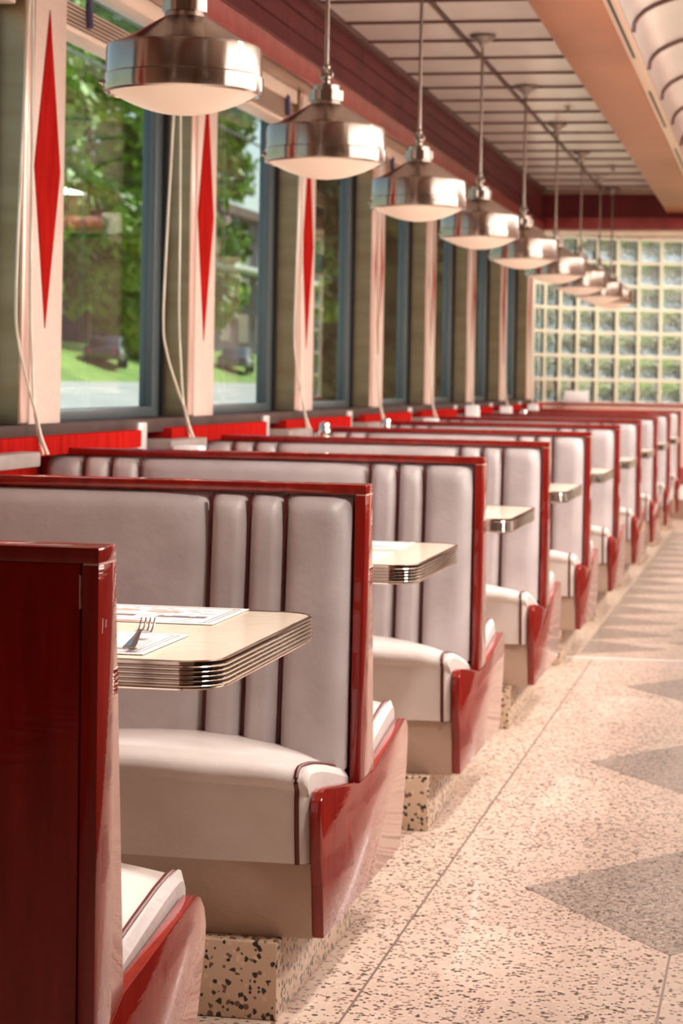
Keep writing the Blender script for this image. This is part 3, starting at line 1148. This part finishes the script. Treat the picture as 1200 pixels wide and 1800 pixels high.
g = MB()
g.add([(-2.31, -40, -.02), (-2.31, 420, -.02), (-29.0, 420, gz(-29.0)), (-29.0, -40, gz(-29.0))], [(0, 1, 2, 3)])
g.build('road', ASPHALT, kind='structure')
ln = MB()
for xx, w_ in ((-13.0, .35), (-26.5, .5)):
    ln.add([(xx, -20, gz(xx) + .012), (xx, 300, gz(xx) + .012), (xx - w_, 300, gz(xx - w_) + .012), (xx - w_, -20, gz(xx - w_) + .012)], [(0, 1, 2, 3)])
for k in range(16):
    yy = 40 + k * 7
    ln.add([(-21, yy, gz(-21) + .012), (-21, yy + 3.4, gz(-21) + .012), (-21.8, yy + 3.4, gz(-21.8) + .012), (-21.8, yy, gz(-21.8) + .012)], [(0, 1, 2, 3)])
ln.build('road_marking', CONCRETE, kind='structure')
bank = MB()
rows = []
rnd = random.Random(4)
for i in range(30):
    yy = -30 + i * 16
    rows.append([(-28.9, yy, gz(-29)), (-29.6, yy, gz(-29) + .12), (-33, yy, gz(-29) + 1.1 + .2 * rnd.random()), (-38, yy, 2.9 + .3 * rnd.random()), (-140, yy, 4.0)])
bank.grid(rows).build('ground', GRASS, kind='structure')
MB().box(-2.4, 60, 22, 240, -.30, -.05).build('far_ground', GRASS, kind='structure')


def make_tree(label, loc, h, rad, m, seed, n=5200, leaf=.34, group='trees across the road'):
    rnd = random.Random(seed)
    root = thing('tree', label, 'tree', loc, 0, group)
    MB().lathe([(.42, -.6), (.34, 1), (.26, h * .35), (.12, h * .7), (0, h * .75)], 10).build('trunk', BARK, root, smooth=60)
    blobs = []
    for i in range(22):
        a = rnd.uniform(0, 2 * PI)
        zz = rnd.uniform(.10, .92) * h
        rr = rad * (.78 * math.sin(PI * min(1, .12 + .88 * zz / h)) ** .6)
        d = rr * math.sqrt(rnd.random()) * .75
        blobs.append((d * math.cos(a), d * math.sin(a), zz, rad * rnd.uniform(.28, .48)))
    b = MB()
    for i in range(n):
        cx, cy, cz, cr = rnd.choice(blobs)
        v = Vector((rnd.gauss(0, 1), rnd.gauss(0, 1), rnd.gauss(0, 1))).normalized() * cr * rnd.uniform(.72, 1.05)
        p = Vector((cx, cy, cz)) + v
        if p.z < .2:
            continue
        nrm = (v.normalized() + Vector((rnd.gauss(0, .5), rnd.gauss(0, .5), rnd.gauss(0, .5)))).normalized()
        t1_ = nrm.cross(Vector((rnd.random(), rnd.random(), rnd.random()))).normalized()
        t2_ = nrm.cross(t1_)
        s = leaf * rnd.uniform(.6, 1.5)
        b.add([p - t1_ * s, p - t2_ * s * .6, p + t1_ * s, p + t2_ * s * .6], [(0, 1, 2, 3)])
    b.build('foliage', m, root, kind='stuff')
    return root


trees = [
    ('broad green tree filling the nearest window, left side', (-37.0, 103, 2.4), 24, 5.2, LEAF, 'a'),
    ('tall green tree behind the blind cords of the nearest window', (-37.5, 116.5, 2.4), 26, 5.3, LEAF, 'b'),
    ('yellowish bushy tree low in the nearest window', (-32.6, 111, 1.7), 7.0, 2.4, LEAFY, 'c'),
    ('green tree against the sky in the second window', (-35.2, 134, 2.4), 22, 4.2, LEAF, 'd'),
    ('dark leafy tree behind the pillar between first and second windows', (-37.5, 126, 2.6), 25, 5.5, LEAF, 'e'),
    ('bushy yellow green tree in the third window', (-37.5, 178, 2.6), 12, 4.5, LEAFY, 'f'),
    ('green tree behind the silver car in the third window', (-41, 196, 2.8), 14, 5, LEAF, 'g'),
    ('green tree far down the road in the fourth window', (-40, 226, 2.8), 22, 7, LEAF, 'h'),
    ('green tree farthest down the road in the fifth window', (-40, 262, 2.8), 24, 9, LEAFY, 'i')]
for lab, loc, h_, rd, m_, sd in trees:
    make_tree(lab, loc, h_, rd, m_, sd)
# trees beyond the glass block wall
for i, (xx, yy, h_, rd, ll) in enumerate([(-7.0, 38, 6.4, 2.6, 'leftmost'), (-3.4, 33.5, 5.0, 2.4, 'left of the middle'), (.6, 38, 6.0, 2.6, 'in the middle'), (4.6, 33.5, 5.2, 2.4, 'right of the middle'), (8.4, 38, 6.6, 2.8, 'rightmost')]):
    make_tree('olive tree behind the glass block wall, ' + ll, (xx, yy, 0), h_, rd, LEAFD, 'z%d' % i, 6500, .19, 'trees behind the glass blocks')


def make_building(label, loc, sx, sy, h_):
    root = thing('dark_building', label, 'building', loc)
    MB().box(-sx, 0, 0, sy, -.5, h_).build('wall', DARKCLAD, root)
    MB().box(-sx - .5, .7, -.7, sy + .7, h_, h_ + .6).build('roof', ROOFM, root)
    MB().box(0, 1.6, -.2, sy, h_ * .62, h_ * .65).build('canopy', CONCRETE, root)
    w0 = None
    for i in range(5):
        for j in range(2):
            l_ = (0, 2.0 + i * sy / 5, 1.4 + j * h_ * .42)
            if w0 is None:
                w0 = MB().box(-.05, .06, 0, sy / 9, 0, 2.0).build('window', CARGLASS, root, l_)
            else:
                inst(w0, root, l_)
    return root


make_building('dark flat building across the road in the second window', (-37.0, 142, 2.2), 14, 26, 10.0)


def make_car(label, loc, rz, paint):
    root = thing('car', label, 'car', loc, rz, 'cars parked across the road')
    body = [(-2.25, .35), (-2.3, .75), (-2.1, .95), (-1.2, 1.02), (-1.1, 1.02), (1.45, 1.02), (2.15, .95), (2.25, .6), (2.2, .35)]
    MB().prism(body, -.88, .88, 'X').build('body', paint, root, bevel=.06)
    cab = [(-1.25, 1.0), (-.55, 1.48), (.95, 1.50), (1.75, 1.0)]
    MB().prism(cab, -.76, .76, 'X').build('cabin', paint, root, bevel=.05)
    win = [(-1.02, 1.03), (-.5, 1.40), (.90, 1.42), (1.45, 1.03)]
    MB().prism(win, -.775, .775, 'X').build('side_window', CARGLASS, root)
    w0 = None
    for xx in (-.8, .8):
        for yy in (-1.4, 1.4):
            l_ = (xx, yy, .33)
            if w0 is None:
                w0 = MB().tube([(-.11, 0, 0), (.11, 0, 0)], .33, 18).build('wheel', TYRE, root, l_, smooth=40)
            else:
                inst(w0, root, l_)
    for xx in (-.7, .5):
        MB().box(xx, xx + .2, -2.31, -2.24, .66, .82).build('tail_lamp', TAIL, root)
    return root


make_car('dark car on the grass bank in the nearest window', (-31.6, 101.5, 1.55), R(12), CARDARK)
make_car('silver car in the third window', (-31.0, 146, 1.35), R(20), CARSILVER)
make_car('blue grey car in the second window', (-31.3, 126, 1.45), R(8), mat('blue_grey_car', (.12, .16, .20), .3, .3, coat=1))
cb = thing('utility_cables', 'dark overhead cables crossing the sky in the second window', 'cable', (-28, 130, 0))
for i, zz in enumerate((16.2, 15.0, 13.6)):
    MB().tube([(-1.5, -75, zz + 1.5), (0, 0, zz), (1.5, 75, zz + 1.2)], .07, 5).build('cable', BLACK, cb)
